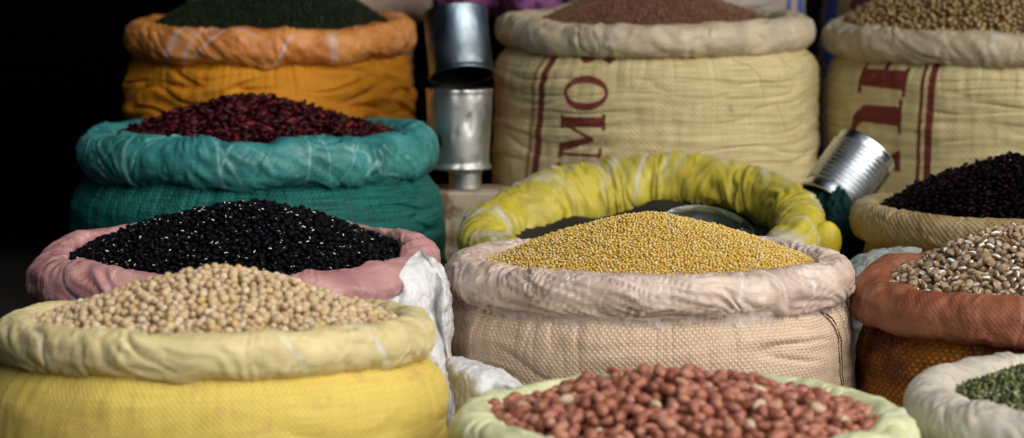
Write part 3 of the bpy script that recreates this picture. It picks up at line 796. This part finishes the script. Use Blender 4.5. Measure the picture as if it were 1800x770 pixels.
# ribbed bright tin leaning to the side on a dark green bag
k5 = 3.86 / F
pc = at(1489, 312, 3.86)
t = empty('ribbed_tin', pc); tag(t, 'shiny ribbed tin lying tilted beside the burlap-rimmed sack', 'tin')
Lc = 128 * k5
me = lathe('can_wall', can_shell(56 * k5, Lc, ribs=11, rib_d=.0027), bright_tin, 120)
me.transform(Matrix.Translation((0, 0, -Lc / 2)))
o = link('can_wall', me, t); o.matrix_parent_inverse = Matrix()
me = lathe('inner_wall', can_inside(56 * k5, Lc, th=.0035), grey_tin, 96); me.transform(Matrix.Translation((0, 0, -Lc / 2)))
link('inner_wall', me, t).matrix_parent_inverse = Matrix()
ax = Vector((.58, .34, .72)).normalized()      # towards the upper right end, which is the closed bottom
t.rotation_mode = 'QUATERNION'; t.rotation_quaternion = Vector((0, 0, -1)).rotation_difference(ax)

# ------------------------------------------------------------------ small cloth, bags, box, bowl
def blob(name, c, r, m, seed, amp=.12, f=2.2, nu=120, nv=80, squash=None, parent=None):
    u = np.linspace(0, 2 * PI, nu, endpoint=False)[:, None]; v = np.linspace(.02, PI - .02, nv)[None, :]
    n = np.stack([np.cos(u) * np.sin(v), np.sin(u) * np.sin(v), np.cos(v) + 0 * u], -1)
    d = 1 + amp * noise(n[..., 0] * f, n[..., 1] * f, n[..., 2] * f, seed) + amp * .5 * (1 - 2.5 * np.abs(noise(n[..., 0] * f * 2.5, n[..., 1] * f * 2.5, n[..., 2] * f * 2.5, seed + 1)))
    d = d + amp * .2 * noise(n[..., 0] * f * 9, n[..., 1] * f * 9, n[..., 2] * f * 9, seed + 2)
    P = (n * d[..., None] * np.asarray(r)).reshape(-1, 3)
    uv = np.stack([u * r[0] + 0 * v, v * r[2] + 0 * u], -1).reshape(-1, 2)
    return mesh_np(name, P, grid_faces(nu, nv, True, False), m, uv=uv)

cb = at(1464, 428, 3.83)
gz = 0.
green_m = weave('dark_green_weave', (.004, .045, .040), (.001, .010, .010), .004, .6, .6, .9, fibre=.5)
o = link('bag', blob('bag', cb, (.046, .050, .085), green_m, 41, .30, 1.7), None, cb); tag(o, 'small dark green cloth bag wedged under the ribbed tin', 'bag')
S = SACKS['yellow']; cb = at(1453, 424, 3.62)
fm = Mat('bright_yellow_fold'); fm.bsdf(fm.mix(fm.ramp(fm.noise(fm.coord('Object'), 20, 3), .4, .7), (.62, .50, .03), (.5, .40, .02)), .5)
o = link('folded_corner', blob('folded_corner', cb, (.022, .018, .030), fm.m, 43, .03, 1.2), S['root'], cb)

# stained box under the tins
bm_ = Mat('stained_card'); ob_ = bm_.coord('Object')
colr = bm_.mix(bm_.ramp(bm_.noise(ob_, 26, 5, .65), .45, .62), (.42, .36, .26), (.14, .07, .03))
bm_.bsdf(colr, .8, bm_.bump(bm_.noise(ob_, 40, 4), .004, .6))
bm = bmesh.new(); bmesh.ops.create_cube(bm, size=1.0)
bh = box_top - .30
for v in bm.verts: v.co = (v.co.x * .15, v.co.y * .14, (v.co.z + .5) * bh)
bmesh.ops.bevel(bm, geom=list(bm.edges), offset=.005, segments=3, affect='EDGES')
me = bpy.data.meshes.new('box'); bm.to_mesh(me); bm.free(); me.materials.append(bm_.m)
o = link('box', me, None, (at(818, 332, 4.10)[0] + .012, base_p[1] + .02, .30 - .0006)); tag(o, 'pale cardboard box with brown stains under the stacked tins', 'box')

# glass bowl lying in the yellow-rimmed sack
gm = Mat('dark_glass')
gb = gm.bsdf((.22, .28, .27), .06, trans=.92, spec=.6)
S = SACKS['yellow']; cbw = at(1240, 404, 3.60)
prof = [(.0005, -.045), (.03, -.044), (.055, -.03), (.066, -.010), (.070, 0.), (.072, .002), (.074, 0.), (.070, -.012), (.058, -.034), (.032, -.049), (.0005, -.050)]
o = link('glass_bowl', lathe('glass_bowl', prof, gm.m), None, cbw); o.rotation_euler = (math.radians(24), math.radians(6), 0)
tag(o, 'clear glass bowl half hidden inside the yellow-rimmed sack', 'bowl')
# near-black disc whose colour stands in for the shade inside that sack
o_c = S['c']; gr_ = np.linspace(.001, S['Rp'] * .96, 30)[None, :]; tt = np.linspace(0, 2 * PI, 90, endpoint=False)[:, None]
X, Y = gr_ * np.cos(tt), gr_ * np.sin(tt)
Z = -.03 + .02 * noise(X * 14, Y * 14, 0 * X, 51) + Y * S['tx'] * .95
dm = Mat('shade_fill'); dm.bsdf(dm.mix(dm.noise(dm.coord('Object'), 300, 3), (.002, .002, .001), (.012, .009, .005)), .8)
o = link('shade_fill', mesh_np('shade_fill', np.stack([X + o_c[0], Y + o_c[1], Z + o_c[2]], -1).reshape(-1, 3), grid_faces(90, 30, True, False), dm.m))
tag(o, 'near-black fill standing for the shade inside the yellow-rimmed sack', 'shade fill', None, 'stuff')

# crumpled thin sheets
def film_mat(name, col, alpha=None, rough=.4, transl=.35):
    M = Mat(name); ob = M.coord('Object'); n1 = M.noise(ob, 30, 5); n2 = M.noise(ob, 120, 4)
    b = M.bsdf(M.mix(M.ramp(n1, .4, .7, 0, .35), col, scale3(col, .72)), rough, M.bump(M.math('ADD', n1, n2), .004, .55), coat=.2, coat_r=.3)
    tr = M.n('ShaderNodeBsdfTranslucent'); M.set(tr.inputs[0], col)
    mx = M.n('ShaderNodeMixShader'); mx.inputs[0].default_value = transl
    M.nt.links.new(b.outputs[0], mx.inputs[1]); M.nt.links.new(tr.outputs[0], mx.inputs[2]); M.nt.links.new(mx.outputs[0], M.out.inputs[0])
    return M.m
white_film = film_mat('white_plastic', (.88, .90, .91), rough=.4)
grey_film = film_mat('grey_plastic', (.42, .47, .44))
purple_m = film_mat('purple_cloth', (.40, .13, .38), rough=.8)

def sheet(name, rows, m, label, cat, group=None, seed=1, crum=.006, nu=150, nv=150, f=26, edge=.0):
    A = grid_sheet([[at(*p) for p in row] for row in rows], nu, nv)
    n = grid_normals(A)
    X, Y, Z = A[..., 0], A[..., 1], A[..., 2]
    n1 = noise(X * f, Y * f, Z * f * .6, seed); n2 = noise(X * f * 2.6, Y * f * 2.6, Z * f * 1.7, seed + 1); n3 = noise(X * f * 7, Y * f * 7, Z * f * 6, seed + 2)
    def facets(f0, sd):          # flat crumple facets meeting at sharp creases
        B = [np.abs(noise(X * f0 + 3.1 * i, Y * f0, Z * f0 * .8 + 1.7 * i, sd + i)) for i in range(3)]
        return np.maximum(np.maximum(B[0], B[1]), B[2]) - .35
    d = crum * (.45 * n1 + 1.6 * facets(f * .9, seed) + .7 * facets(f * 2.2, seed + 4) + .05 * n3)
    A = A + n * d[..., None]
    me = mesh_np(name, A.reshape(-1, 3), grid_faces(nu, nv), m)
    o = link(name, me)
    sol = o.modifiers.new('thickness', 'SOLIDIFY'); sol.thickness = .0006
    return tag(o, label, cat, group)

g_s = 'crumpled plastic bags stuffed between the sacks'
# tall white bag between the chickpea sack and the peach sack
sheet('plastic_bag', [
    [(716, 500, 2.95), (702, 481, 2.93), (736, 440, 3.00), (757, 452, 2.98), (775, 468, 3.02), (790, 500, 3.05)],
    [(694, 520, 2.94), (718, 505, 2.93), (746, 487, 2.955), (768, 495, 2.985), (783, 512, 2.965), (796, 545, 3.00)],
    [(668, 535, 2.93), (714, 540, 2.925), (752, 548, 2.945), (766, 552, 2.99), (778, 556, 2.955), (795, 572, 3.00)],
    [(690, 600, 2.95), (725, 600, 2.93), (766, 602, 2.94), (778, 603, 2.98), (785, 605, 2.97), (792, 610, 3.00)],
    [(720, 690, 3.03), (750, 690, 2.98), (782, 690, 2.935), (790, 685, 2.97), (797, 680, 2.97), (800, 680, 3.0)],
    [(730, 800, 3.03), (760, 800, 2.98), (788, 800, 2.935), (797, 800, 2.96), (803, 800, 2.97), (808, 800, 3.0)],
], white_film, 'white crumpled plastic bag standing up between the chickpea sack and the peach sack', 'plastic bag', g_s, 61, .0050, 170, 170, 30)
# low curling one behind the peanuts
sheet('plastic_bag', [
    [(786, 640, 2.92), (794, 632, 2.90), (830, 636, 2.89), (872, 648, 2.885), (912, 668, 2.88), (934, 692, 2.88)],
    [(788, 660, 2.87), (800, 648, 2.84), (836, 650, 2.82), (876, 662, 2.81), (908, 682, 2.82), (926, 704, 2.84)],
    [(796, 690, 2.86), (812, 676, 2.82), (842, 680, 2.79), (868, 690, 2.80), (890, 700, 2.83), (915, 716, 2.86)],
    [(798, 740, 2.85), (812, 735, 2.82), (836, 735, 2.80), (858, 740, 2.81), (880, 745, 2.83), (905, 755, 2.86)],
    [(800, 820, 2.85), (815, 820, 2.82), (840, 820, 2.80), (860, 820, 2.81), (882, 820, 2.83), (905, 820, 2.86)],
], white_film, 'white plastic bag curling over low behind the peanut heap', 'plastic bag', g_s, 63, .0050, 170, 170, 30)
sheet('plastic_bag', [
    [(1478, 478, 3.42), (1500, 452, 3.41), (1530, 440, 3.41), (1570, 436, 3.42), (1620, 440, 3.44)],
    [(1476, 500, 3.38), (1500, 476, 3.36), (1530, 465, 3.36), (1570, 458, 3.38), (1620, 460, 3.40)],
    [(1474, 540, 3.38), (1500, 520, 3.35), (1530, 510, 3.35), (1570, 500, 3.36), (1620, 500, 3.38)],
    [(1474, 640, 3.38), (1500, 640, 3.35), (1530, 640, 3.35), (1570, 640, 3.36), (1620, 640, 3.38)],
], grey_film, 'dull grey-green plastic bag behind the rust orange rim', 'plastic bag', g_s, 65, .006)
sheet('cloth', [
    [(760, -90, 4.75), (820, -80, 4.72), (880, -95, 4.75), (930, -85, 4.72), (985, -95, 4.76)],
    [(765, -30, 4.72), (815, -25, 4.66), (865, -40, 4.74), (920, -30, 4.66), (985, -40, 4.74)],
    [(772, 12, 4.74), (820, 16, 4.68), (868, 2, 4.75), (925, 13, 4.68), (980, -2, 4.75)],
    [(775, 40, 4.84), (820, 44, 4.82), (868, 30, 4.84), (925, 40, 4.82), (980, 20, 4.84)],
], purple_m, 'purple cloth draped behind the topmost tin', 'cloth', None, 67, .012)

# ------------------------------------------------------------------ setting
def box_mesh(name, x0, x1, y0, y1, z0, z1, m):
    P = np.array([(x, y, z) for x in (x0, x1) for y in (y0, y1) for z in (z0, z1)])
    Fq = [(0, 1, 3, 2), (4, 6, 7, 5), (0, 4, 5, 1), (2, 3, 7, 6), (0, 2, 6, 4), (1, 5, 7, 3)]
    return mesh_np(name, P, Fq, m, smooth=False)
em = Mat('packed_earth'); eo = em.coord('Object')
em.bsdf(em.mix(em.noise(eo, 3, 6), (.03, .024, .018), (.06, .05, .038)), .9, em.bump(em.noise(eo, 20, 6), .02, .6))
g = mesh_np('ground', [(-300, -300, 0), (300, -300, 0), (300, 300, 0), (-300, 300, 0)], [(0, 1, 2, 3)], em.m, smooth=False)
tag(link('ground', g), None, None, None, 'structure')
wm = Mat('old_dark_boards'); wo = wm.coord('Object'); ws = wm.sep(wo)
wm.bsdf(wm.mix(wm.noise(wm.comb(wm.math('MULTIPLY', ws[0], 2.), wm.math('MULTIPLY', ws[1], 30.), ws[2]), 1., 4), (.012, .010, .008), (.03, .024, .018)), .8)
for nm, y0, y1, z1 in (('step', 3.56, 4.16, .10), ('step', 4.162, 4.75, .30), ('step', 4.752, 6.0, .42)):
    tag(link(nm, box_mesh(nm, -.95 if z1 == .10 else -2.2, .0 if z1 == .10 else 2.6, y0 if z1 != .30 else 4.0, y1, .002, z1, wm.m) if z1 != .10 else box_mesh(nm, -.95, -.09, 3.56, 3.995, .002, z1, wm.m)), None, None, None, 'structure')
km = Mat('shade_black'); km.bsdf((.0015, .0015, .0018), .9, spec=.03)  # near-black colour stands for unlit depth, not for a real cloth
tag(link('shade_panel', box_mesh('shade_panel', -2.6, 3.2, 6.1, 6.15, .001, 2.7, km.m)), None, None, None, 'structure')  # black sheet painting the unlit depth behind the sacks
tag(link('shade_panel', box_mesh('shade_panel', -1.55, -1.50, -1.5, 6.05, .001, 2.7, km.m)), None, None, None, 'structure')  # added panel, out of view, holding back sky light from the left
tag(link('sky_blocker', box_mesh('sky_blocker', -2.6, 3.2, 3.0, 6.2, 2.75, 2.80, km.m)), None, None, None, 'structure')  # added out of view to keep sky and sun off the back rows

# ------------------------------------------------------------------ light
SUN_AZ, SUN_EL = math.radians(44), math.radians(38)      # azimuth to the right of the camera's back
sd = Vector((math.sin(SUN_AZ) * math.cos(SUN_EL), -math.cos(SUN_AZ) * math.cos(SUN_EL), math.sin(SUN_EL)))
L = bpy.data.lights.new('sun', 'SUN'); L.energy = 1.5; L.angle = math.radians(65); L.color = (1., .95, .88)
lo = bpy.data.objects.new('sun', L); C.objects.link(lo); lo.rotation_mode = 'QUATERNION'; lo.rotation_quaternion = Vector((0, 0, 1)).rotation_difference(sd); lo.location = (2, -2, 4)
w = bpy.data.worlds.new('World'); bpy.context.scene.world = w; w.use_nodes = True
nt = w.node_tree; bg = nt.nodes['Background']
sky = nt.nodes.new('ShaderNodeTexSky'); sky.sky_type = 'NISHITA'; sky.sun_disc = False
sky.sun_elevation = SUN_EL; sky.sun_rotation = math.radians(180) - SUN_AZ; sky.dust_density = 3.0
nt.links.new(sky.outputs[0], bg.inputs[0]); bg.inputs[1].default_value = .05

# ------------------------------------------------------------------ camera
cam = bpy.data.cameras.new('camera'); cam.lens = 85; cam.sensor_width = 36; cam.clip_end = 2000; cam.clip_start = .05
cam.dof.use_dof = True; cam.dof.focus_distance = 3.14; cam.dof.aperture_fstop = 4.2; cam.dof.aperture_blades = 0
co = bpy.data.objects.new('camera', cam); C.objects.link(co); co.location = (0, 0, CAMZ); co.rotation_euler = (PI / 2 - PITCH, 0, 0)
sc = bpy.context.scene; sc.camera = co
sc.view_settings.view_transform = 'Standard'; sc.view_settings.look = 'None'; sc.view_settings.exposure = 0.93; sc.view_settings.gamma = 1
sc.render.engine = 'CYCLES'; sc.cycles.use_denoising = True; sc.cycles.max_bounces = 6
